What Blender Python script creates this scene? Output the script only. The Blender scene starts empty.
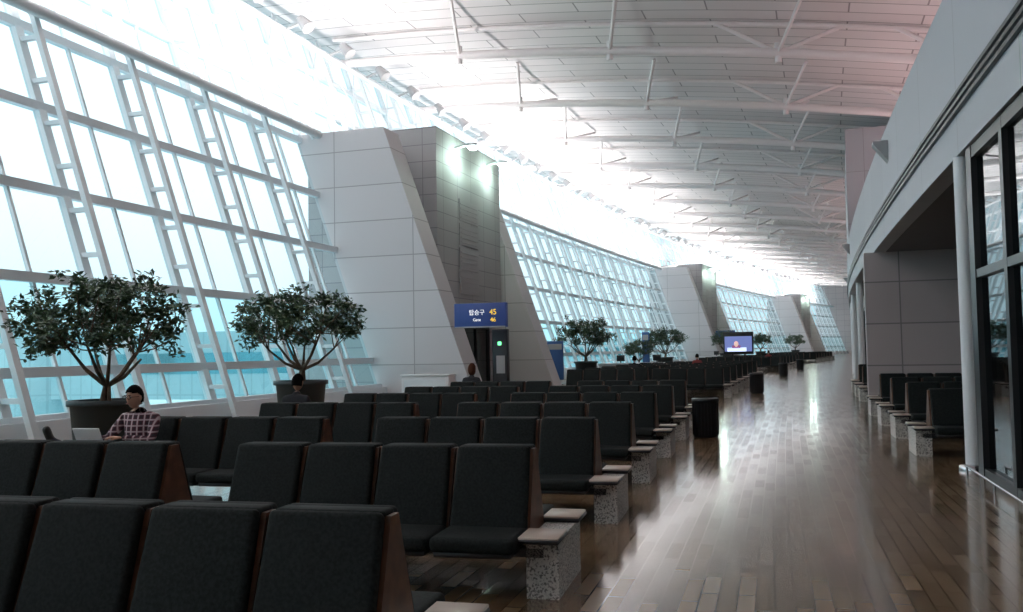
import bpy, bmesh, math, random
from mathutils import Vector, Matrix
random.seed(7)
R=620.0
A=0.346      # outward lean of the glass wall
def P(u,s,z):
    return (R-(R-u)*math.cos(s/R),(R-u)*math.sin(s/R),z)
COL=bpy.context.scene.collection
# ------------------------------------------------------------ materials
def newmat(name):
    m=bpy.data.materials.new(name); m.use_nodes=True
    nt=m.node_tree; b=nt.nodes['Principled BSDF']
    return m,nt,b
def mat(name,c,rough=0.6,metal=0.0,emit=None,es=0.0,noise=0.0,nscale=20.0,spec=0.5):
    m,nt,b=newmat(name)
    b.inputs['Base Color'].default_value=(*c,1)
    b.inputs['Roughness'].default_value=rough
    b.inputs['Metallic'].default_value=metal
    b.inputs['Specular IOR Level'].default_value=spec
    if emit:
        b.inputs['Emission Color'].default_value=(*emit,1); b.inputs['Emission Strength'].default_value=es
    if noise>0:
        tc=nt.nodes.new('ShaderNodeTexCoord'); n=nt.nodes.new('ShaderNodeTexNoise'); n.inputs['Scale'].default_value=nscale
        r=nt.nodes.new('ShaderNodeValToRGB')
        r.color_ramp.elements[0].position=0.35; r.color_ramp.elements[1].position=0.65
        r.color_ramp.elements[0].color=(*[max(0,x*(1-noise)) for x in c],1)
        r.color_ramp.elements[1].color=(*[min(1,x*(1+noise)) for x in c],1)
        nt.links.new(tc.outputs['Object'],n.inputs['Vector']); nt.links.new(n.outputs['Fac'],r.inputs['Fac'])
        nt.links.new(r.outputs['Color'],b.inputs['Base Color'])
    return m
def panelmat(name,c1,c2,mortar,bw,bh,ms=0.012,rough=0.6,offset=0.0,spec=0.4,bump=0.0,swap=False,noise=False,coat=0.0):
    m,nt,b=newmat(name)
    uv=nt.nodes.new('ShaderNodeUVMap'); uv.uv_map='UVMap'
    mp=nt.nodes.new('ShaderNodeMapping')
    if swap: mp.inputs['Rotation'].default_value=(0,0,math.pi/2)
    br=nt.nodes.new('ShaderNodeTexBrick'); br.offset=offset
    br.inputs['Scale'].default_value=1.0
    br.inputs['Color1'].default_value=(*c1,1); br.inputs['Color2'].default_value=(*c2,1); br.inputs['Mortar'].default_value=(*mortar,1)
    br.inputs['Brick Width'].default_value=bw; br.inputs['Row Height'].default_value=bh
    br.inputs['Mortar Size'].default_value=ms; br.inputs['Mortar Smooth'].default_value=0.1
    nt.links.new(uv.outputs['UV'],mp.inputs['Vector']); nt.links.new(mp.outputs['Vector'],br.inputs['Vector'])
    nt.links.new(br.outputs['Color'],b.inputs['Base Color'])
    b.inputs['Roughness'].default_value=rough; b.inputs['Specular IOR Level'].default_value=spec
    if coat>0: b.inputs['Coat Weight'].default_value=coat; b.inputs['Coat Roughness'].default_value=.07
    if noise:
        # per-plank roughness so the reflections break up plank by plank
        bw_=nt.nodes.new('ShaderNodeRGBToBW'); nt.links.new(br.outputs['Color'],bw_.inputs[0])
        mr=nt.nodes.new('ShaderNodeMapRange'); mr.inputs['From Min'].default_value=.09; mr.inputs['From Max'].default_value=.17
        mr.inputs['To Min'].default_value=rough-0.05; mr.inputs['To Max'].default_value=rough+0.07
        nt.links.new(bw_.outputs[0],mr.inputs['Value']); nt.links.new(mr.outputs['Result'],b.inputs['Roughness'])
    if bump>0:
        bp=nt.nodes.new('ShaderNodeBump'); bp.inputs['Strength'].default_value=bump; bp.inputs['Distance'].default_value=0.01
        nt.links.new(br.outputs['Fac'],bp.inputs['Height']); bp.invert=True
        nt.links.new(bp.outputs['Normal'],b.inputs['Normal'])
    return m
def glassmat(name,tint,refl,rough=0.02):
    m=bpy.data.materials.new(name); m.use_nodes=True; nt=m.node_tree
    for n in list(nt.nodes):
        if n.type!='OUTPUT_MATERIAL': nt.nodes.remove(n)
    out=[n for n in nt.nodes if n.type=='OUTPUT_MATERIAL'][0]
    t=nt.nodes.new('ShaderNodeBsdfTransparent'); t.inputs['Color'].default_value=(*tint,1)
    g=nt.nodes.new('ShaderNodeBsdfGlossy'); g.inputs['Roughness'].default_value=rough; g.inputs['Color'].default_value=(.9,.95,.97,1)
    mx=nt.nodes.new('ShaderNodeMixShader'); mx.inputs['Fac'].default_value=refl
    nt.links.new(t.outputs[0],mx.inputs[1]); nt.links.new(g.outputs[0],mx.inputs[2]); nt.links.new(mx.outputs[0],out.inputs['Surface'])
    return m
M={}
M['floor']=panelmat('floor_parquet',(.255,.160,.088),(.160,.098,.053),(.055,.034,.019),0.60,0.12,0.006,rough=0.16,offset=0.37,spec=0.6,swap=True,noise=True,coat=.25)
M['ceil']=panelmat('ceiling_panels',(.79,.735,.735),(.72,.67,.67),(.32,.29,.29),4.6,0.9,0.028,rough=0.55,offset=0.5)
M['conc']=panelmat('concrete_panels',(.64,.62,.635),(.60,.585,.60),(.36,.35,.36),3.0,1.25,0.018,rough=0.7)
M['tower']=panelmat('tower_panels',(.42,.42,.43),(.38,.38,.39),(.23,.23,.24),1.4,0.62,0.015,rough=0.6)
M['fascia']=panelmat('fascia_panels',(.46,.475,.51),(.44,.455,.49),(.30,.30,.32),3.2,2.4,0.012,rough=0.5)
M['rwall']=panelmat('right_wall_panels',(.48,.42,.42),(.44,.385,.385),(.23,.21,.21),1.5,1.1,0.018,rough=0.45)
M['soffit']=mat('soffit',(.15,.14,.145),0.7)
M['frame']=mat('white_steel',(.78,.84,.87),0.4)
M['truss']=mat('truss_white',(.88,.82,.82),0.45)
M['glass']=glassmat('window_glass',(.80,.91,.94),0.05)
M['glasslow']=glassmat('window_glass_low',(.60,.86,.90),0.07)
M['store']=glassmat('store_glass',(.22,.25,.27),0.36)
M['black']=mat('black_metal',(.012,.013,.015),0.35)
M['fabric']=mat('seat_fabric',(.012,.015,.0145),0.8,noise=.35,nscale=60,spec=.2)
M['wood']=mat('wood_veneer',(.10,.042,.020),0.4,noise=.3,nscale=9)
M['tray']=mat('tray_laminate',(.54,.44,.37),0.3)
M['steel']=mat('dark_steel',(.05,.05,.055),0.35,0.7)
M['chrome']=mat('chrome',(.6,.6,.62),0.2,1.0)
M['white']=mat('white_paint',(.78,.79,.81),0.4)
M['louv']=mat('louver_grey',(.40,.40,.41),0.5)
M['blue']=mat('sign_blue',(.018,.045,.19),0.4,emit=(.02,.07,.35),es=0.10)
M['bluep']=mat('board_blue',(.04,.12,.32),0.4)
M['signtext']=mat('sign_text',(.9,.9,.9),0.5,emit=(1,1,1),es=.8)
M['signyel']=mat('sign_yellow',(.9,.60,.05),0.5,emit=(1,.62,.05),es=.8)
M['lamp']=mat('lamp_glow',(1,1,1),0.5,emit=(.9,1,.93),es=14)
M['green']=mat('exit_green',(.1,.9,.3),0.5,emit=(.2,1,.4),es=2)
M['pot']=mat('pot_grey',(.035,.045,.048),0.5)
M['soil']=mat('soil',(.03,.02,.015),0.9)
M['bark']=mat('bark',(.13,.09,.06),0.8,noise=.3,nscale=15)
def terrazzo():
    m,nt,b=newmat('terrazzo_speckle')
    tc=nt.nodes.new('ShaderNodeTexCoord'); v=nt.nodes.new('ShaderNodeTexNoise'); v.inputs['Scale'].default_value=75; v.inputs['Detail'].default_value=3
    r=nt.nodes.new('ShaderNodeValToRGB'); r.color_ramp.interpolation='LINEAR'
    r.color_ramp.elements[0].position=.40; r.color_ramp.elements[0].color=(.16,.15,.14,1)
    r.color_ramp.elements[1].position=.52; r.color_ramp.elements[1].color=(.68,.65,.61,1)
    nt.links.new(tc.outputs['Object'],v.inputs['Vector']); nt.links.new(v.outputs['Fac'],r.inputs['Fac']); nt.links.new(r.outputs['Color'],b.inputs['Base Color'])
    return m
M['terr']=terrazzo()
def leafmat():
    m,nt,b=newmat('leaf_green')
    tc=nt.nodes.new('ShaderNodeTexCoord'); v=nt.nodes.new('ShaderNodeTexNoise'); v.inputs['Scale'].default_value=9
    r=nt.nodes.new('ShaderNodeValToRGB')
    r.color_ramp.elements[0].position=.3; r.color_ramp.elements[0].color=(.024,.055,.028,1)
    r.color_ramp.elements[1].position=.7; r.color_ramp.elements[1].color=(.095,.155,.075,1)
    nt.links.new(tc.outputs['Object'],v.inputs['Vector']); nt.links.new(v.outputs['Fac'],r.inputs['Fac']); nt.links.new(r.outputs['Color'],b.inputs['Base Color'])
    b.inputs['Roughness'].default_value=.45
    return m
M['leaf']=leafmat()
def plaid():
    m,nt,b=newmat('plaid_shirt')
    tc=nt.nodes.new('ShaderNodeTexCoord')
    outs=[]
    for d in ('X','Z'):
        w=nt.nodes.new('ShaderNodeTexWave'); w.bands_direction=d; w.inputs['Scale'].default_value=5.0
        nt.links.new(tc.outputs['Object'],w.inputs['Vector'])
        r=nt.nodes.new('ShaderNodeValToRGB'); r.color_ramp.elements[0].position=.0; r.color_ramp.elements[0].color=(.03,.02,.03,1)
        r.color_ramp.elements[1].position=.97; r.color_ramp.elements[1].color=(.55,.44,.46,1)
        e=r.color_ramp.elements.new(.45); e.color=(.05,.02,.03,1)
        e=r.color_ramp.elements.new(.78); e.color=(.14,.03,.05,1)
        nt.links.new(w.outputs['Fac'],r.inputs['Fac']); outs.append(r)
    mx=nt.nodes.new('ShaderNodeMixRGB'); mx.blend_type='LIGHTEN'; mx.inputs['Fac'].default_value=.8
    nt.links.new(outs[0].outputs[0],mx.inputs[1]); nt.links.new(outs[1].outputs[0],mx.inputs[2])
    nt.links.new(mx.outputs[0],b.inputs['Base Color']); b.inputs['Roughness'].default_value=.85
    return m
M['plaid']=plaid()
M['skin']=mat('skin',(.56,.33,.235),0.6,spec=.3)
M['hair']=mat('hair_black',(.006,.005,.005),0.95,spec=.05)
M['hairbr']=mat('hair_brown',(.08,.03,.018),0.9,spec=.1)
M['denim']=mat('trousers',(.02,.025,.04),0.85)
M['dark']=mat('dark_jacket',(.02,.02,.025),0.85)
M['redc']=mat('red_jacket',(.25,.03,.03),0.85)
M['shoe']=mat('shoe_black',(.01,.01,.01),0.4)
M['lip']=mat('lip',(.36,.14,.12),0.5)
M['silver']=mat('laptop_silver',(.72,.74,.77),0.35,0.1)
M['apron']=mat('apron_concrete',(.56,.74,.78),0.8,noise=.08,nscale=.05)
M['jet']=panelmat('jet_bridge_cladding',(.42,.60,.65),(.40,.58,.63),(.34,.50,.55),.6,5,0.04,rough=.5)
M['darkglass']=mat('dark_glass',(.02,.03,.035),0.08)
M['shop']=mat('shop_interior',(.09,.085,.08),0.7)
# ------------------------------------------------------------ mesh builder
class MB:
    def __init__(s): s.v=[];s.f=[];s.m=[];s.sm=[]
    def add(s,vs,fs,mi,smooth=False):
        o=len(s.v); s.v+= [tuple(x) for x in vs]
        for f in fs: s.f.append(tuple(i+o for i in f)); s.m.append(mi); s.sm.append(smooth)
    def box(s,a0,a1,b0,b1,c0,c1,mi=0):
        s.add([(a0,b0,c0),(a1,b0,c0),(a1,b1,c0),(a0,b1,c0),(a0,b0,c1),(a1,b0,c1),(a1,b1,c1),(a0,b1,c1)],
              [(0,3,2,1),(4,5,6,7),(0,1,5,4),(1,2,6,5),(2,3,7,6),(3,0,4,7)],mi)
    def sweep(s,prof,s0,s1,ds,mi=0,smooth=False,closed=True,caps=True):
        n=max(1,int(math.ceil((s1-s0)/ds))); k=len(prof)
        vs=[];fs=[]
        for i in range(n+1):
            t=s0+(s1-s0)*i/n
            vs+=[(p[0],t,p[1]) for p in prof]
        kk=k if closed else k-1
        for i in range(n):
            for j in range(kk):
                j2=(j+1)%k
                fs.append((i*k+j,i*k+j2,(i+1)*k+j2,(i+1)*k+j))
        s.add(vs,fs,mi,smooth)
        if closed and caps:
            s.add([(p[0],s0,p[1]) for p in prof],[tuple(reversed(range(k)))],mi)
            s.add([(p[0],s1,p[1]) for p in prof],[tuple(range(k))],mi)
    def tube(s,p0,p1,r,mi=0,n=8,r2=None):
        p0=Vector(p0);p1=Vector(p1);d=(p1-p0)
        if d.length<1e-6: return
        d.normalize(); up=Vector((0,0,1)) if abs(d.z)<.9 else Vector((1,0,0))
        x=d.cross(up).normalized(); y=d.cross(x)
        r2=r if r2 is None else r2
        vs=[p0+(x*math.cos(2*math.pi*i/n)+y*math.sin(2*math.pi*i/n))*r for i in range(n)]
        vs+=[p1+(x*math.cos(2*math.pi*i/n)+y*math.sin(2*math.pi*i/n))*r2 for i in range(n)]
        s.add(vs,[(i,(i+1)%n,n+(i+1)%n,n+i) for i in range(n)],mi,True)
        s.add(vs,[tuple(reversed(range(n))),tuple(range(n,2*n))],mi)
    def lathe(s,prof,c,mi=0,n=24,smooth=True):
        vs=[];fs=[]
        for r,z in prof:
            vs+=[(c[0]+r*math.cos(2*math.pi*i/n),c[1]+r*math.sin(2*math.pi*i/n),c[2]+z) for i in range(n)]
        for j in range(len(prof)-1):
            for i in range(n):
                fs.append((j*n+i,j*n+(i+1)%n,(j+1)*n+(i+1)%n,(j+1)*n+i))
        s.add(vs,fs,mi,smooth)
    def rbox(s,c,size,bev,mi=0,rot=None,taper=1.0,seg=2):
        bm=bmesh.new(); bmesh.ops.create_cube(bm,size=1)
        for v in bm.verts:
            t=taper if v.co.z>0 else 1
            v.co=Vector((v.co.x*size[0]*t,v.co.y*size[1],v.co.z*size[2]))
        bmesh.ops.bevel(bm,geom=list(bm.edges),offset=bev,segments=seg,affect='EDGES',profile=.6)
        mt=Matrix.Translation(c)
        if rot is not None: mt=mt@rot
        bm.verts.index_update()
        vs=[mt@v.co for v in bm.verts]; fs=[tuple(v.index for v in f.verts) for f in bm.faces]
        bm.free(); s.add(vs,fs,mi,True)
    def ball(s,c,r,mi=0,n=12):
        prof=[(max(1e-4,math.sin(math.pi*j/n)),-math.cos(math.pi*j/n)) for j in range(n+1)]
        vs=[];fs=[]
        for rr,z in prof: vs+=[(c[0]+r[0]*rr*math.cos(2*math.pi*i/n),c[1]+r[1]*rr*math.sin(2*math.pi*i/n),c[2]+r[2]*z) for i in range(n)]
        for j in range(n):
            for i in range(n): fs.append((j*n+i,j*n+(i+1)%n,(j+1)*n+(i+1)%n,(j+1)*n+i))
        s.add(vs,fs,mi,True)
    def mesh(s,name,mats,curved=False):
        me=bpy.data.meshes.new(name)
        pts=[P(*v) for v in s.v] if curved else s.v
        me.from_pydata([tuple(p) for p in pts],[],s.f)
        for m in mats: me.materials.append(m)
        uv=me.uv_layers.new(name='UVMap')
        for i,p in enumerate(me.polygons):
            p.material_index=s.m[i]; p.use_smooth=s.sm[i]
            q=[Vector(s.v[k]) for k in p.vertices]
            nn=Vector((0,0,0))
            for a in range(1,len(q)-1): nn+=(q[a]-q[0]).cross(q[a+1]-q[0])
            ax=max(range(3),key=lambda k:abs(nn[k]))
            for li,vi in zip(p.loop_indices,p.vertices):
                c=s.v[vi]
                uv.data[li].uv=(c[1],c[2]) if ax==0 else ((c[0],c[2]) if ax==1 else (c[0],c[1]))
        me.update(); return me
    def obj(s,name,mats,curved=False,parent=None,loc=None,rz=0):
        ob=bpy.data.objects.new(name,s.mesh(name,mats,curved)); COL.objects.link(ob)
        if parent: ob.parent=parent
        if loc: ob.location=loc
        ob.rotation_euler[2]=rz
        return ob
def empty(name,loc=(0,0,0),rz=0):
    e=bpy.data.objects.new(name,None); COL.objects.link(e); e.location=loc; e.rotation_euler[2]=rz; e.empty_display_size=.3
    return e
def place(me,name,u,s,rz=0,z=0,scale=1):
    ob=bpy.data.objects.new(name,me); COL.objects.link(ob)
    ob.location=P(u,s,z); ob.rotation_euler[2]=rz-s/R; ob.scale=(scale,)*3
    return ob
S0,S1=-24.0,190.0
WB=-13.2; FASC=2.4
# ------------------------------------------------------------ floor / ceiling
b=MB(); b.sweep([(WB-.4,0),(WB-.4,-.4),(14.2,-.4),(14.2,0)],S0,S1,4,0); b.obj('floor',[M['floor']],True)
def roofz(u): return 14.75-0.0035*(u+18)**2-.03*(u+18)
prof=[(-19.0+ (33.2)*i/28) for i in range(29)]
b=MB(); b.sweep([(u,roofz(u)) for u in prof]+[(u,roofz(u)+.35) for u in reversed(prof)],S0,S1,4,0); b.obj('ceiling',[M['ceil']],True)
# roof trusses
b=MB()
def chord(u): return roofz(u)-1.15
us=[-17.6,-14,-11,-8,-5,-2,1,4,7,10,13.5]
s=-20.0
while s<S1-2:
    for i in range(len(us)-1):
        b.tube((us[i],s,chord(us[i])),(us[i+1],s,chord(us[i+1])),.17,0,8)
        b.tube((us[i],s,roofz(us[i])-.12),(us[i+1],s,roofz(us[i+1])-.12),.08,0,6)
    for un in (-12,-6,0,6):
        b.tube((un,s,chord(un)-.35),(un,s,chord(un)+.35),.12,0,8)
    for un in (0,6):
        b.tube((un,s,chord(un)),(un+2.2,s,roofz(un+2.2)-.1),.08,0,6)
        b.tube((un,s,chord(un)),(un-2.2,s,roofz(un-2.2)-.1),.08,0,6)
    for un in (-12,-6,0,6):
        b.tube((un,s,chord(un)),(un+.9,s+3.0,roofz(un+.9)-.1),.07,0,6)
        b.tube((un,s,chord(un)),(un+.9,s-3.0,roofz(un+.9)-.1),.07,0,6)
    s+=7.5
b.obj('roof_truss',[M['truss']],True)
# ------------------------------------------------------------ glass wall
GATES=[28.0,87.0,147.0]; GL=10.6
win=empty('window_1')
TZ=[.5,1.4,3.3,5.3,7.3,9.3,11.0,12.7,14.1]
def wu(z): return WB-A*z
g=MB()
segs=[]; cur=S0
for gt in GATES: segs.append((cur,gt)); cur=gt+GL
segs.append((cur,S1))
g.sweep([(wu(9.3),9.3),(wu(14.4),14.4)],S0,S1,4,0,closed=False)
for a,c in segs:
    g.sweep([(wu(3.3),3.3),(wu(9.3),9.3)],a,c,4,0,closed=False)
    g.sweep([(wu(.5),.5),(wu(3.3),3.3)],a,c,4,1,closed=False)
g.obj('glass_panes',[M['glass'],M['glasslow']],True,win)
fr=MB()
def slab(u_off,w,th,z0,z1,sc):
    pr=[(wu(z0)+u_off,z0),(wu(z0)+u_off+th,z0),(wu(z1)+u_off+th,z1),(wu(z1)+u_off,z1)]
    fr.sweep(pr,sc-w/2,sc+w/2,10,0)
s=-23.0
while s<S1:
    ing=any(gt-.6<s<gt+GL+.6 for gt in GATES)
    z0=9.5 if ing else 0.0
    slab(-.06,.22,.18,z0,14.3,s)
    slab(.54,.15,.13,z0,13.9,s)
    ing2=any(gt-.6<s+1.5<gt+GL+.6 for gt in GATES)
    slab(-.03,.07,.09,9.5 if ing2 else .5,14.2,s+1.5)
    zz=.9
    while zz<13.8:
        if zz>z0:
            fr.sweep([(wu(zz),zz-.05),(wu(zz)+.57,zz-.05),(wu(zz)+.57,zz+.05),(wu(zz),zz+.05)],s-.06,s+.06,10,0)
        zz+=1.0
    fr.tube((wu(9.3)+.57,s,9.3),(wu(14.1)+.57,s+3,14.1),.035,0,5)
    fr.tube((wu(14.1)+.57,s,14.1),(wu(9.3)+.57,s+3,9.3),.035,0,5)
    s+=3.0
for z in TZ:
    r=.10
    if z>9: rng=[(S0,S1)]
    else: rng=segs
    for a,c in rng:
        fr.sweep([(wu(z)-.06,z-r),(wu(z)+.14,z-r),(wu(z)+.14,z+r),(wu(z)-.06,z+r)],a,c,4,0)
for a,c in segs:
    fr.sweep([(WB-.4,0),(WB+.25,0),(WB+.15,.5),(WB-.45,.5)],a,c,4,0)
for (du,dz,r) in ((.85,9.45,.15),(.85,13.4,.12)):
    n=8
    for a,c in ([(S0,S1)] if dz>10 else segs):
        pr=[(wu(dz)+du+r*math.cos(2*math.pi*i/n),dz+r*math.sin(2*math.pi*i/n)) for i in range(n)]
        fr.sweep(pr,a,c,4,0,True)
fr.obj('mullions',[M['frame']],True,win)
b=MB()
s=-23.0
while s<S1:
    u=wu(13.4)+.85
    b.tube((u,s,13.4),(u+.75,s,13.6),.05,0,6)
    b.tube((u+.65,s,13.75),(u+1.0,s,13.35),.16,0,8,.26)
    s+=3
b.obj('spotlight_rail',[M['louv']],True)
# ------------------------------------------------------------ gate portals: fins and towers
TU=-12.05
for gi,gt in enumerate(GATES):
    e=empty('gate_tower')
    b=MB()
    FT=9.5
    for off in (0,GL-1.2):
        b.sweep([(WB-.1,0),(-9.8,0),(-9.8-A*FT,FT),(WB-.1-A*FT,FT)],gt+off,gt+off+1.2,5,0)
    b.obj('concrete_fin',[M['conc']],True,e)
    b=MB()
    b.box(-17.4,TU,gt+2.2,gt+GL-1.6,3.0,9.95,0)
    b.box(-17.4,TU-.7,gt+1.2,gt+GL-1.2,0,3.0,0)
    b.obj('tower_shaft',[M['tower']],True,e)
    b=MB()
    for i in range(4):
        z=3.9+.95*i
        b.box(TU,TU+.04,gt+4.3,gt+6.3,z,z+.85,0)
        for k in range(4): b.box(TU+.04,TU+.055,gt+4.4,gt+6.2,z+.10+.18*k,z+.16+.18*k,0)
    b.obj('ventilation_panel',[M['louv']],True,e)
    b=MB()
    b.box(TU-.7,TU-.65,gt+1.6,gt+GL-1.6,0.02,2.6,0)
    for k in range(6):
        ss=gt+1.6+k*(GL-3.2)/5
        b.box(TU-.66,TU-.58,ss-.05,ss+.05,0.01,2.7,1)
    b.box(TU-.66,TU-.58,gt+1.6,gt+GL-1.6,2.6,2.72,1)
    b.obj('door_leaf',[M['darkglass'],M['steel']],True,e)
    b=MB()
    for ss in (gt+4.0,gt+7.4):
        b.tube((TU,ss,9.5),(TU+.7,ss,9.65),.05,1,6)
        b.lathe([(.02,.16),(.16,.14),(.26,0),(.24,0)],(TU+.75,ss,9.5),1,12)
        b.ball((TU+.75,ss,9.48),(.2,.2,.11),0,10)
    b.obj('floodlight',[M['lamp'],M['frame']],True,e)
    for ss in (gt+4.0,gt+7.4):
        ld=bpy.data.lights.new('flood','POINT'); ld.energy=120; ld.color=(.72,1,.84); ld.shadow_soft_size=.12
        lo=bpy.data.objects.new('flood',ld); COL.objects.link(lo); lo.location=P(TU+.7,ss,9.1); lo.parent=e
def text(body,size,mt,parent,loc,rot,align='CENTER'):
    c=bpy.data.curves.new('lettering','FONT'); c.body=body; c.size=size; c.extrude=.004; c.align_x=align; c.align_y='CENTER'
    o=bpy.data.objects.new('lettering',c); COL.objects.link(o); c.materials.append(mt); o.parent=parent; o.location=loc; o.rotation_euler=rot
    return o
for gt in GATES[:2]:
    e=empty('gate_sign',P(-9.45,gt-.35,2.83),-gt/R)
    b=MB(); b.rbox((0,0,0),(1.80,.22,.80),.03,0); b.box(-.87,.87,-.113,-.108,-.40,-.36,1)
    b.tube((-.8,.1,.2),(-.8,.55,.2),.04,1); b.tube((-.6,.1,-.2),(-.6,.55,-.2),.04,1)
    b.obj('sign_box',[M['blue'],M['louv']],False,e)
    text('탑승구',.20,M['signtext'],e,(-.10,-.125,.08),(math.pi/2,0,0))
    text('Gate',.14,M['signtext'],e,(-.10,-.125,-.15),(math.pi/2,0,0))
    text('45',.25,M['signyel'],e,(.46,-.125,.09),(math.pi/2,0,0))
    text('46',.20,M['signyel'],e,(.46,-.125,-.16),(math.pi/2,0,0))
    b=MB(); b.rbox((0,0,1.2),(.55,.25,2.4),.03,0); b.box(-.06,.06,-.14,-.12,1.85,1.97,1); b.box(-.12,.18,-.14,-.125,.9,1.5,2)
    place(b.mesh('gate_door_pillar',[M['steel'],M['green'],M['louv']]),'gate_door_pillar',-9.25,gt+1.0)
def board(u,s,w=.75,h=2.3):
    b=MB(); b.rbox((0,0,h*.55),(w,.12,h*.82),.02,0); b.box(-w/2+.05,w/2-.05,-.07,-.062,h*.78,h*.9,1); b.rbox((0,0,.06),(w*1.1,.4,.12),.02,2); b.tube((0,0,.05),(0,0,.4),.05,2)
    place(b.mesh('information_board',[M['bluep'],M['louv'],M['steel']]),'information_board',u,s)
board(-10.4,39.6,.75,2.15); board(-9.6,56,.45,2.8)
def counter(u,s,w=1.8,mon=True):
    b=MB(); b.rbox((0,0,.46),(w,.6,.92),.03,0); b.rbox((0,-.02,.94),(w+.04,.66,.04),.012,0); b.box(-w/2+.1,w/2-.1,-.31,-.30,.15,.8,2)
    if mon: b.rbox((w*.25,0,1.2),(.4,.05,.3),.01,3); b.tube((w*.25,0,.95),(w*.25,0,1.1),.03,3)
    place(b.mesh('gate_counter',[M['white'],M['steel'],M['frame'],M['black']]),'gate_counter',u,s)
counter(-10.7,26.2,1.6,False); counter(-8.6,43.5,1.4); counter(-7.0,44.5,1.4); counter(-8.5,74)
# ------------------------------------------------------------ right building
FB,FTp=4.1,6.4
b=MB()
b.sweep([(FASC,FB),(FASC,FTp),(FASC+.3,FTp),(FASC+.3,FB)],S0,S1,4,0)
b.obj('wall_right',[M['fascia']],True)
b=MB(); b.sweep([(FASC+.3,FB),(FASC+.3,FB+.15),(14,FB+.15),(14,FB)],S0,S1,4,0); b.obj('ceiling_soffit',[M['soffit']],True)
b=MB(); b.sweep([(FASC+.3,FTp-.15),(FASC+.3,FTp),(14,FTp),(14,FTp-.15)],S0,S1,4,0); b.obj('trim_1',[M['fascia']],True)
b=MB()
for k,z in enumerate((4.62,4.72,4.82)): b.sweep([(FASC-.05,z),(FASC-.05,z+.05),(FASC+.01,z+.05),(FASC+.01,z)],S0,S1,4,0)
b.obj('trim_2',[M['black']],True)
b=MB(); b.sweep([(14,0),(14,11),(14.3,11),(14.3,0)],S0,S1,4,0); b.obj('wall_right_outer',[M['rwall']],True)
b=MB(); b.box(-19,14.3,S0-.3,S0,-.4,16,0); b.obj('light_block_back',[M['rwall']],True)  # added unseen blocker where the hall continues; keeps light from behind off the seats
b=MB(); b.box(-19,14.3,S1,S1+.3,-.4,16,0); b.obj('wall_end',[M['rwall']],True)
LB=FB-.01
b=MB()
b.box(FASC-.25,8.6,25.6,26.0,0,LB,0)
b.sweep([(8.6,0),(8.6,LB),(8.8,LB),(8.8,0)],12.6,37,4,0)
b.box(3.3,8.6,37,37.3,0,LB,0)
b.sweep([(3.1,0),(3.1,LB),(3.3,LB),(3.3,0)],37,S1,4,0)
b.obj('wall_recess',[M['rwall']],True)
b=MB(); b.box(FASC+.02,9,44,60,FTp+.02,11.6,0); b.box(FASC+.02,7,84,92,FTp+.02,11.6,0); b.obj('wall_service_core',[M['fascia']],True)
b=MB()
for s in range(40,180,12):
    b.box(3.02,3.09,s,s+6,0.02,3.2,0)
    for k in range(5): b.box(2.96,3.04,s+k*1.5-.05,s+k*1.5+.05,0.02,3.3,1)
    b.box(2.96,3.04,s,s+6,3.2,3.34,1)
b.obj('window_2',[M['darkglass'],M['black']],True)
b=MB()
for s in list(range(38,180,9)):
    b.tube((2.6,s,0),(2.6,s,FB),.12,0,12)
b.obj('support_columns',[M['white']],True)
b=MB(); b.lathe([(.10,0),(.10,FB)],(0,0,0),0,20); b.lathe([(.18,0),(.18,.06),(.10,.08)],(0,0,0),1,20)
place(b.mesh('support_column',[M['white'],M['chrome']]),'support_column',2.47,13.0)
# storefront
sf=empty('shop_front')
SU=2.50
b=MB(); b.sweep([(SU,.12),(SU,LB)],S0,12.4,4,0,closed=False); b.obj('glass',[M['store']],True,sf)
b=MB()
b.box(SU-.07,SU+.12,12.2,12.5,0,LB,0)
s=10.7
while s>S0+1:
    b.box(SU-.06,SU+.08,s-.07,s+.07,0,LB,0); s-=1.6
for z0,z1 in ((0,.12),(2.45,2.55),(LB-.15,LB)):
    b.sweep([(SU-.06,z0),(SU-.06,z1),(SU+.08,z1),(SU+.08,z0)],S0,12.4,4,0)
b.obj('frame',[M['black']],True,sf)
b=MB()
s=12.4
n=8; pr=[(2.28+.015*math.cos(2*math.pi*i/n),.12+.015*math.sin(2*math.pi*i/n)) for i in range(n)]
b.sweep(pr,S0+1,12.5,4,0,True)
while s>S0+1: b.tube((2.28,s,0),(2.28,s,.12),.014,0,8); s-=1.5
b.obj('guard_rail',[M['chrome']],True)
b=MB(); b.box(2.62,8.6,12.5,12.6,0,LB,0); b.box(7.8,8.0,S0,12.3,0,LB,0)
b.obj('wall_shop',[M['shop']],True)
b=MB()
for s in range(-2,12,2):
    b.box(5.6,6.1,s,s+1.5,0,.1,0)
    for z in (.1,.6,1.1,1.6,2.05): 
        b.box(5.6,6.1,s,s+1.5,z,z+.03,0)
        if z<2:
            for k in range(6): b.box(5.65,5.85,s+.1+k*.23,s+.25+k*.23,z+.03,z+.15+.2*random.random(),1+random.randint(0,2))
    b.box(6.05,6.1,s,s+1.5,0,2.1,0)
b.obj('shop_shelf',[M['steel'],M['wood'],M['white'],M['redc']],True)
def sconce(u,s,z):
    b=MB(); b.sweep([(0,.0),(-.30,.40),(-.30,.46),(0,.46)],-.17,.17,1,0); b.box(-.28,-.02,-.15,.15,.46,.47,1)
    ob=place(b.mesh('wall_sconce',[M['louv'],M['frame']]),'wall_sconce',u,s,z=z)
for s in (21,42,63,83,103): sconce(FASC,s,5.6)
b=MB(); b.lathe([(.001,-.09),(.06,-.07),(.09,0)],(0,0,0),0,16); b.lathe([(.12,0),(.12,-.02),(.09,-.02)],(0,0,0),1,16)
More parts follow.
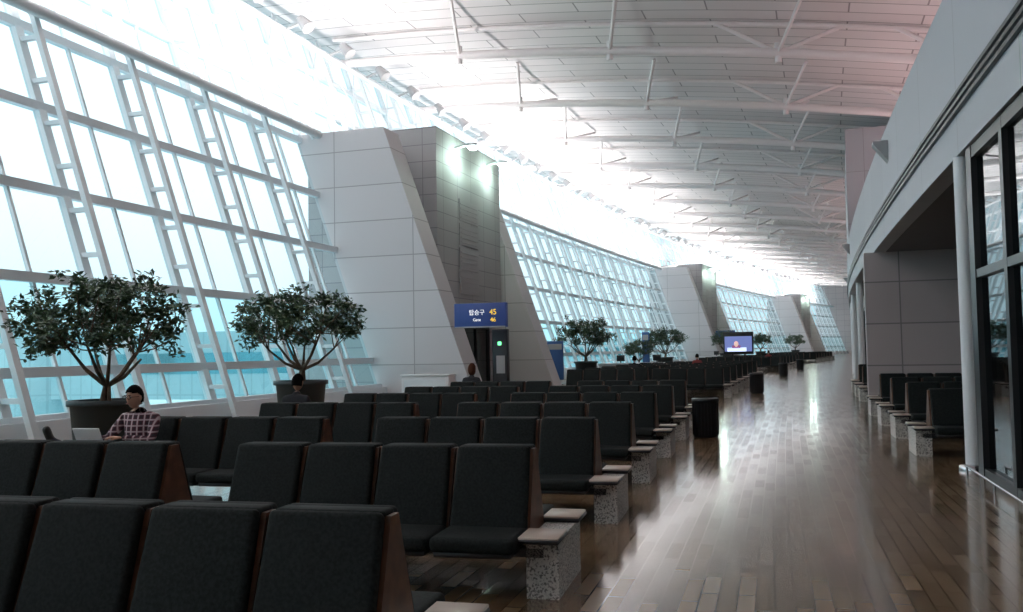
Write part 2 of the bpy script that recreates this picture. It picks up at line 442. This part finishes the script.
o=place(b.mesh('security_camera',[M['black'],M['white']]),'security_camera',4.2,20,z=FB)
# ------------------------------------------------------------ benches
SW=.59; GAP=.58
def bench_mesh():
    b=MB() # 0 fabric 1 wood 2 tray 3 steel 4 terrazzo
    def seat(x):
        b.add([(x-SW/2+.004,-.25,.36),(x+SW/2-.004,-.25,.36),(x+SW/2-.004,.25,.36),(x-SW/2+.004,.25,.36),
               (x-SW/2*.97,-.045,.95),(x+SW/2*.97,-.045,.95),(x+SW/2*.97,.045,.95),(x-SW/2*.97,.045,.95)],
              [(0,3,2,1),(4,5,6,7),(0,1,5,4),(1,2,6,5),(2,3,7,6),(3,0,4,7)],1)
        for sg in (-1,1):
            rot=Matrix.Rotation(sg*math.radians(19.0),4,'X')
            b.rbox((x,sg*.170,.675),(SW-.035,.07,.62),.032,0,rot,.955,seg=3)
            b.rbox((x,sg*.47,.39),(SW-.015,.46,.10),.04,0,seg=3)
            b.rbox((x,sg*.47,.325),(SW-.06,.40,.04),.01,3,seg=1)
        b.rbox((x,0,.952),((SW-.04)*.955,.12,.04),.018,0)
    def station(xc):
        b.box(xc-.11,xc+.11,-.42,.42,0,.385,4)
        for sg in (-1,1):
            b.rbox((xc,sg*.39,.40),(.28,.34,.03),.008,3,seg=1)
            b.rbox((xc,sg*.39,.42),(.27,.33,.018),.005,2,seg=1)
    station(.12)
    for i in range(4): seat(-SW*(i+.5))
    station(-4*SW-GAP/2)
    for i in range(4): seat(-4*SW-GAP-SW*(i+.5))
    station(-8*SW-GAP-.14)
    for sg in (-1,1):
        b.box(-8*SW-GAP-.14,.13,sg*.38-.04,sg*.38+.04,.27,.33,3)
    return b.mesh('waiting_bench',[M['fabric'],M['wood'],M['tray'],M['steel'],M['terr']])
BM=bench_mesh()
PH=math.radians(2.0)
rows=[]
for i in range(7):
    s=3.66+2.63*i; rows.append((-1.56-.020*(s-3.6),s))
for (u,s) in rows: place(BM,'waiting_bench',u,s,PH)
for s0 in (30.5,62,94):
    for i in range(7): place(BM,'waiting_bench',-2.0,s0+2.63*i,PH)
for i in range(4): place(BM,'waiting_bench',2.2,14.9+2.63*i,math.pi)
for i in range(3): place(BM,'waiting_bench',2.3,28.6+2.63*i,math.pi)
# ------------------------------------------------------------ bins
def bin_mesh():
    b=MB(); b.lathe([(.001,0),(.2,0),(.215,.03),(.215,.6),(.235,.62),(.235,.68),(.19,.69),(.17,.64),(.001,.6)],(0,0,0),0,32)
    for i in range(24):
        a=2*math.pi*i/24; b.tube((.222*math.cos(a),.222*math.sin(a),.05),(.222*math.cos(a),.222*math.sin(a),.6),.009,1,6)
    return b.mesh('litter_bin',[M['black'],M['steel']])
BI=bin_mesh()
for u,s in ((-1.28,17.0),(-1.1,33.0),(-1.1,52),(-1,66)): place(BI,'litter_bin',u,s,scale=1.05)
# ------------------------------------------------------------ trees
def tree_mesh(seed):
    rd=random.Random(seed); b=MB()
    b.lathe([(.001,0),(.38,0),(.40,.03),(.48,.93),(.53,.94),(.53,1.02),(.46,1.02),(.45,.93)],(0,0,0),0,28)
    b.lathe([(.001,.95),(.46,.93)],(0,0,0),1,24)
    fork=Vector((.03,0,1.22))
    for k in range(3):
        b.tube((.07*math.cos(k*2.1),.07*math.sin(k*2.1),.93),fork+Vector((.03*math.cos(k*2.1),.03*math.sin(k*2.1),0)),.036,2,8,.03)
    mids=[]
    for k in range(8):
        a=2*math.pi*k/8+rd.uniform(-.3,.3); rr=rd.uniform(.35,.7)
        m=Vector((rr*math.cos(a),rr*math.sin(a),rd.uniform(1.6,1.95)))
        m0=fork.lerp(m,.5)+Vector((0,0,-.07))
        b.tube(fork,m0,.034,2,7,.027); b.tube(m0,m,.027,2,7,.018); mids.append(m)
    lobes=[]; tries=0
    while len(lobes)<38 and tries<4000:
        tries+=1
        a=rd.uniform(0,2*math.pi); r=math.sqrt(rd.random())
        x=1.17*r*math.cos(a); y=1.17*r*math.sin(a)
        z=1.78+(.12*r)+rd.random()*(1.1*math.sqrt(max(.05,1-r*r*.85))-.1*r)
        c=Vector((x,y,z))
        if all((c-q).length>.26 for q in lobes): lobes.append(c)
    for c in lobes:
        m=min(mids,key=lambda q:(q-c).length)
        mm=m.lerp(c,.5)+Vector((0,0,-.04))
        b.tube(m,mm,.014,2,5,.010); b.tube(mm,c,.010,2,5,.005)
        for j in range(6):
            cc=c+Vector((rd.gauss(0,.13),rd.gauss(0,.13),rd.gauss(0,.09)))
            for i in range(26):
                p=cc+Vector((rd.gauss(0,.055),rd.gauss(0,.055),rd.gauss(0,.045)))
                ax=Vector((rd.gauss(0,1),rd.gauss(0,1),rd.gauss(0,.6))).normalized()
                n=Vector((rd.gauss(0,.6),rd.gauss(0,.6),1)).normalized()
                sd=ax.cross(n)
                if sd.length<.01: continue
                sd.normalize(); L=rd.uniform(.08,.14); W=L*.23
                b.add([p,p+ax*L*.5+sd*W+n*.006,p+ax*L,p+ax*L*.5-sd*W+n*.006],[(0,1,2,3)],3)
    return b.mesh('potted_tree',[M['pot'],M['soil'],M['bark'],M['leaf']])
T1=tree_mesh(3);T2=tree_mesh(8)
for (me,u,s,sc,rz) in ((T1,-9.72,11.35,1.0,0.3),(T2,-9.75,17.1,1.08,1.0),(T1,-9.5,41.6,1.08,2.0),(T2,-9.0,59,1.05,.5),(T1,-9.4,53,.75,.5),(T1,-9,84,1.1,3),(T2,-9,104,1.1,1.4),(T1,-9,128,1.1,1.4)):
    place(me,'potted_tree',u,s,rz,scale=sc)
# ------------------------------------------------------------ tv
e=empty('television_stand',P(-3.0,47.5,0),-47.5/R)
b=MB(); b.rbox((0,0,1.85),(1.5,.12,1.15),.03,0); b.rbox((0,.05,.05),(1.2,.6,.1),.02,0); b.box(-.35,-.27,.02,.1,.1,1.4,0); b.box(.27,.35,.02,.1,.1,1.4,0)
b.obj('cabinet',[M['black']],False,e)
b=MB(); b.box(-.68,.68,-.07,-.062,1.42,2.2,0); b.box(-.55,.4,-.075,-.07,1.42,1.62,1); b.ball((-.1,-.072,1.80),(.11,.01,.15),2,10); b.rbox((-.1,-.07,1.66),(.42,.01,.16),.004,3)
b.obj('screen',[mat('screen_blue',(.1,.1,.3),.5,emit=(.12,.16,.36),es=1.2),mat('screen_white',(.8,.8,.9),.5,emit=(.6,.75,1),es=1.2),mat('screen_face',(.8,.5,.4),.5,emit=(.9,.55,.5),es=.8),mat('screen_suit',(.1,.02,.1),.5,emit=(.25,.08,.2),es=1)],False,e)
# ------------------------------------------------------------ people
def skin_eval(verts,edges,rad,roots):
    me=bpy.data.meshes.new('tmp'); me.from_pydata(verts,edges,[]); ob=bpy.data.objects.new('tmp',me); COL.objects.link(ob)
    ob.modifiers.new('s','SKIN'); ss=ob.modifiers.new('b','SUBSURF'); ss.levels=2; ss.render_levels=2
    for i,r in enumerate(rad):
        me.skin_vertices[0].data[i].radius=(r,r) if not isinstance(r,tuple) else r
        me.skin_vertices[0].data[i].use_root=(i in roots)
    dg=bpy.context.evaluated_depsgraph_get(); dg.update()
    m2=bpy.data.meshes.new_from_object(ob.evaluated_get(dg))
    bpy.data.objects.remove(ob); return m2
def segdist(p,a,c):
    d=c-a; t=max(0,min(1,(p-a).dot(d)/max(1e-9,d.length_squared))); return (p-(a+d*t)).length
def person(name,u,s,rz,pose,top,bottom,hair,glasses=False,longhair=False,headturn=0,zoff=0,headtilt=8):
    e=empty(name,P(u,s,zoff),rz-s/R)
    names=list(pose.keys()); idx={n:i for i,n in enumerate(names)}
    V=[Vector(pose[n][0]) for n in names]; rad=[pose[n][1] for n in names]
    E=[('pel','spi',0),('spi','che',0),('che','nkb',0),('nkb','nkt',2),
       ('che','shL',0),('shL','elL',0),('elL','wrL',0),('che','shR',0),('shR','elR',0),('elR','wrR',0),
       ('pel','hiL',1),('hiL','knL',1),('knL','anL',1),('anL','toL',3),('pel','hiR',1),('hiR','knR',1),('knR','anR',1),('anR','toR',3)]
    m=skin_eval([tuple(v) for v in V],[(idx[a],idx[c]) for a,c,_ in E],rad,[idx['pel']])
    for mm in (top,bottom,M['skin'],M['shoe']): m.materials.append(mm)
    for p in m.polygons:
        c=Vector(p.center); best=min(E,key=lambda q:segdist(c,V[idx[q[0]]],V[idx[q[1]]])-(.02 if q[2]==0 else 0))
        p.material_index=best[2]; p.use_smooth=True
    ob=bpy.data.objects.new('body',m); COL.objects.link(ob); ob.parent=e
    hv=[];he=[];hr=[];roots=[]
    for sd,wr,el in ((-1,'wrL','elL'),(1,'wrR','elR')):
        w=Vector(pose[wr][0]); d=(w-Vector(pose[el][0])).normalized(); sdv=d.cross(Vector((0,0,1))).normalized(); n=sdv.cross(d)
        for k,(ln) in enumerate((.8,.95,1.0,.9)):
            o=len(hv); of=(k-1.5)*.021
            pts=[w+sdv*of*.5, w+d*.085+sdv*of, w+d*(.085+.04*ln)+sdv*of*1.1-n*.008, w+d*(.085+.065*ln)+sdv*of*1.15-n*.024, w+d*(.085+.075*ln)+sdv*of*1.15-n*.042]
            hv+=[tuple(q) for q in pts]; hr+=[.014,.0125,.009,.0085,.007]; he+=[(o+j,o+j+1) for j in range(4)]; roots.append(o)
        ths=sdv*(-1 if sd>0 else 1)
        o=len(hv); pts=[w+d*.015+ths*.012,w+d*.05+ths*.045-n*.008,w+d*.08+ths*.055-n*.02,w+d*.10+ths*.052-n*.03]
        hv+=[tuple(q) for q in pts]; hr+=[.014,.012,.0105,.008]; he+=[(o+j,o+j+1) for j in range(3)]; roots.append(o)
    m=skin_eval(hv,he,hr,roots); m.materials.append(M['skin'])
    for p in m.polygons: p.use_smooth=True
    ob=bpy.data.objects.new('hands',m); COL.objects.link(ob); ob.parent=e
    hc=Vector(pose['nkt'][0])+Vector((0,-.015,.115))
    bm=bmesh.new(); bmesh.ops.create_uvsphere(bm,u_segments=36,v_segments=28,radius=1)
    for v in bm.verts:
        x,y,z=v.co
        jaw=1-.32*max(0,-z)**1.5
        nx=x*.076*jaw; ny=y*.096*(1-.12*max(0,-z) if y>0 else 1-.05*max(0,-z)); nz=z*.118
        if y<-.3:
            ny=ny*.94
            g=math.exp(-(x/.17)**2)
            ny-=.022*g*math.exp(-((z+.12)/.17)**2)
            ny+=.009*math.exp(-((abs(x)-.40)/.17)**2)*math.exp(-((z-.10)/.13)**2)
            ny-=.006*math.exp(-(x/.35)**2)*math.exp(-((z+.48)/.08)**2)
            ny-=.007*math.exp(-(x/.3)**2)*math.exp(-((z+.82)/.15)**2)
        v.co=(nx,ny,nz)
    me=bpy.data.meshes.new('head'); bm.to_mesh(me); bm.free(); me.materials.append(M['skin']); me.materials.append(hair)
    for p in me.polygons:
        p.use_smooth=True
        c=p.center
        # scalp under the hair takes the hair colour
        if c.z>.062 or (c.y>.01 and c.z>-.03): p.material_index=1
    hd=bpy.data.objects.new('head',me); COL.objects.link(hd); hd.parent=e; hd.location=hc; hd.rotation_euler=(math.radians(headtilt),0,headturn)
    b=MB()
    for sx in (-1,1):
        b.ball((sx*.030,-.083,.012),(.013,.008,.008),0,10); b.ball((sx*.030,-.0895,.012),(.006,.004,.006),1,8)
        b.ball((sx*.078,.008,-.005),(.012,.020,.032),2,10)
        b.rbox((sx*.031,-.093,.032),(.034,.006,.006),.002,1)
    b.ball((0,-.098,-.056),(.024,.007,.007),3,10)
    if glasses:
        for sx in (-1,1):
            pr=[(sx*.033+.026*math.cos(2*math.pi*i/14),-.108,.010+.018*math.sin(2*math.pi*i/14)) for i in range(14)]
            for i in range(14): b.tube(pr[i],pr[(i+1)%14],.0028,1,5)
            b.tube((sx*.058,-.106,.014),(sx*.08,.0,.012),.0026,1,5)
        b.tube((-.008,-.109,.013),(.008,-.109,.013),.0026,1,5)
    o=b.obj('face_features',[M['white'],M['hair'],M['skin'],M['lip']],False,hd)
    bm=bmesh.new(); bmesh.ops.create_uvsphere(bm,u_segments=40,v_segments=32,radius=1)
    low=-.9 if longhair else -.42
    def cut(c):
        x,y,z=c
        if z<low: return True
        front=.48-.18*abs(x)
        if y<-.15 and z<front: return True
        if not longhair and y<.12 and z<.12: return True
        return False
    dl=[v for v in bm.verts if cut(v.co)]
    bmesh.ops.delete(bm,geom=dl,context='VERTS')
    rr=random.Random(4)
    for v in bm.verts:
        x,y,z=v.co; k=1+.03*rr.random()
        v.co=(x*.084*k,(y*.107+.002)*k,z*.136*k+.001) if not longhair else (x*.092*k,(y*.112+.01)*k,z*.15*k+.0)
    me=bpy.data.meshes.new('hair'); bm.to_mesh(me); bm.free(); me.materials.append(hair)
    for p in me.polygons: p.use_smooth=True
    o=bpy.data.objects.new('hair',me); COL.objects.link(o); o.parent=hd
    so=o.modifiers.new('th','SOLIDIFY'); so.thickness=.008; so.offset=-1
    return e
def sit_pose():
    return {'pel':((0,-.02,.55),(.15,.12)),'spi':((0,0,.73),(.14,.11)),'che':((0,.02,.92),(.15,.11)),'nkb':((0,.0,1.06),.065),'nkt':((0,-.02,1.12),.052),
     'shL':((-.17,.02,.99),.07),'elL':((-.24,-.04,.74),.05),'wrL':((-.16,-.24,.64),.034),
     'shR':((.17,.02,.99),.07),'elR':((.24,-.04,.74),.05),'wrR':((.16,-.24,.64),.034),
     'hiL':((-.10,-.08,.53),.095),'knL':((-.13,-.48,.51),.065),'anL':((-.13,-.50,.11),.045),'toL':((-.14,-.66,.045),.04),
     'hiR':((.10,-.08,.53),.095),'knR':((.13,-.48,.51),.065),'anR':((.13,-.50,.11),.045),'toR':((.14,-.66,.045),.04)}
p=sit_pose()
p.update({'spi':((-.01,.0,.73),(.14,.11)),'che':((-.02,.03,.91),(.155,.115)),'nkb':((-.03,.0,1.05),.065),'nkt':((-.04,-.03,1.10),.052),
 'shL':((-.20,.0,.98),.072),'elL':((-.33,-.10,.76),.052),'wrL':((-.36,-.33,.80),.034),
 'shR':((.17,.02,.98),.072),'elR':((.23,-.12,.76),.052),'wrR':((-.02,-.28,.80),.034),
 'knL':((-.36,-.42,.62),.068),'anL':((-.70,-.52,.79),.045),'toL':((-.74,-.56,.95),.045),
 'knR':((.05,-.50,.55),.068),'anR':((-.05,-.60,.12),.045),'toR':((-.08,-.76,.045),.04)})
def rowpos(row,x,y):
    u,s=row; c,sn=math.cos(PH),math.sin(PH); return (u+x*c-y*sn, s+x*sn+y*c)
MX=-4*SW-GAP-SW*3.46
mu,ms=rowpos(rows[2],MX,-.40)
person('seated_man',mu,ms,PH,p,M['plaid'],M['denim'],M['hair'],glasses=True,headturn=math.radians(-10),headtilt=3)
lu,ls=rowpos(rows[2],MX-.22,-.78)
e=empty('laptop',P(lu,ls,.745),PH-ls/R)
b=MB(); b.rbox((0,0,0),(.32,.22,.018),.004,0); b.rbox((0,.0,.0105),(.28,.14,.003),.001,1)
b.rbox((0,-.155,.09),(.32,.012,.20),.004,0,Matrix.Rotation(math.radians(25),4,'X')); b.rbox((0,-.147,.092),(.29,.004,.17),.001,1,Matrix.Rotation(math.radians(25),4,'X'))
b.obj('case',[M['silver'],M['black']],False,e)
su,ss=rowpos(rows[2],MX-.66,-.95)
b=MB(); b.rbox((0,0,.40),(.26,.42,.62),.04,0,seg=3)
for i in range(5): b.rbox((-.1+.05*i,-.21,.4),(.015,.012,.54),.004,1,seg=1)
for x in (-.09,.09):
    for y in (-.15,.15): b.tube((x-.012,y,.035),(x+.012,y,.035),.035,1,12); b.tube((x,y,.03),(x,y,.11),.012,1,6)
b.tube((0,-.12,.69),(0,-.12,.725),.012,1); b.tube((0,.12,.69),(0,.12,.725),.012,1); b.tube((0,-.12,.725),(0,.12,.725),.013,1)
place(b.mesh('suitcase',[M['dark'],M['steel']]),'suitcase',su,ss)
pu,ps=rowpos(rows[3],-4*SW-GAP-SW*3.5,.46)
person('seated_traveller',pu,ps,PH+math.pi,sit_pose(),M['dark'],M['denim'],M['hair'])
pu,ps=rowpos(rows[6],-4*SW-GAP-SW*3.4,.46)
person('seated_woman',pu,ps,PH+math.pi,sit_pose(),M['dark'],M['denim'],M['hairbr'],longhair=True)
person('seated_traveller',4.5,17.0,math.radians(10),sit_pose(),M['dark'],M['denim'],M['hair'])
for (u,s,c) in ((-4.5,43.2,M['redc']),(-3.2,66.9,M['redc']),(-5.9,35.3,M['dark'])):
    person('seated_traveller',u,s,math.pi,sit_pose(),c,M['denim'],M['hair'])
# ------------------------------------------------------------ outside
b=MB(); b.add([(-400,-200,-5),(-19.5,-200,-5),(-19.5,600,-5),(-400,600,-5)],[(0,1,2,3)],0); b.obj('ground_apron',[M['apron']])
b=MB(); b.sweep([(-19.5,-5),(WB-.4,-5),(WB-.4,-.4),(-19.5,-.4)],S0,S1,5,0); b.obj('trim_3',[M['apron']],True)
for gt in (28.0,87.0,-12.0):
    e=empty('jet_bridge')
    b=MB(); b.box(-34,-17.5,gt+4.5,gt+7.3,-.2,2.7,0); b.box(-48,-34,gt+4.7,gt+7.1,-.6,2.4,0)
    b.box(-30,-18,gt+4.45,gt+4.5,.9,1.8,1); b.lathe([(2.2,-1),(2.2,3.2),(.01,3.4)],(-34,gt+5.9,0),0,20)
    b.obj('tunnel',[M['jet'],M['glasslow']],True,e)
    b=MB(); b.tube((-34,gt+5.9,-5),(-34,gt+5.9,-1),.6,0,14); b.tube((-44,gt+5.0,-5),(-44,gt+5.0,-.6),.25,0); b.tube((-44,gt+6.8,-5),(-44,gt+6.8,-.6),.25,0); b.tube((-44,gt+4.6,-4.6),(-44,gt+7.2,-4.6),.4,0)
    b.obj('supports',[M['jet']],True,e)
# ------------------------------------------------------------ lights
w=bpy.data.worlds.new('overcast_sky'); bpy.context.scene.world=w; w.use_nodes=True
nt=w.node_tree; bg=nt.nodes['Background']
tc=nt.nodes.new('ShaderNodeTexCoord'); sp=nt.nodes.new('ShaderNodeSeparateXYZ'); rp=nt.nodes.new('ShaderNodeValToRGB')
nt.links.new(tc.outputs['Generated'],sp.inputs[0]); nt.links.new(sp.outputs['Z'],rp.inputs['Fac']); nt.links.new(rp.outputs['Color'],bg.inputs['Color'])
rp.color_ramp.elements[0].position=0.0; rp.color_ramp.elements[0].color=(.50,.67,.73,1)
rp.color_ramp.elements[1].position=.50; rp.color_ramp.elements[1].color=(.98,.99,1,1)
e2=rp.color_ramp.elements.new(.15); e2.color=(.70,.80,.84,1)
bg.inputs['Strength'].default_value=1.8
def area(name,u,s,z,sx,sy,e,c,rot):
    ld=bpy.data.lights.new(name,'AREA'); ld.shape='RECTANGLE'; ld.size=sx; ld.size_y=sy; ld.energy=e; ld.color=c
    o=bpy.data.objects.new(name,ld); COL.objects.link(o); o.location=P(u,s,z); o.rotation_euler=rot; o.rotation_euler[2]-=s/R
    return o
for s in range(-10,190,20):
    area('ceiling_fill_light',-14.6,s,9.9,.5,18,1550,(1,.965,.95),(math.pi,math.radians(-18),0))  # added fill light, not a real fixture; brightens the ceiling near the glass
for s in range(0,190,20):
    area('pink_fill_light',6.0,s,6.6,.4,18,360,(1,.66,.64),(math.pi,0,0))  # added unseen pink fill above the shop deck, warms the ceiling
# ------------------------------------------------------------ camera
cd=bpy.data.cameras.new('camera'); cam=bpy.data.objects.new('camera',cd); COL.objects.link(cam)
cd.sensor_width=36; cd.lens=36*900/1023; cd.clip_end=2000; cd.clip_start=.05
cam.matrix_world=Matrix.Translation((0,0,1.65))@Matrix.Rotation(math.radians(15.5),4,'Z')@Matrix.Rotation(math.radians(90+2.86),4,'X')@Matrix.Rotation(math.radians(-1.0),4,'Z')
bpy.context.scene.camera=cam
bpy.context.scene.view_settings.view_transform='Standard'
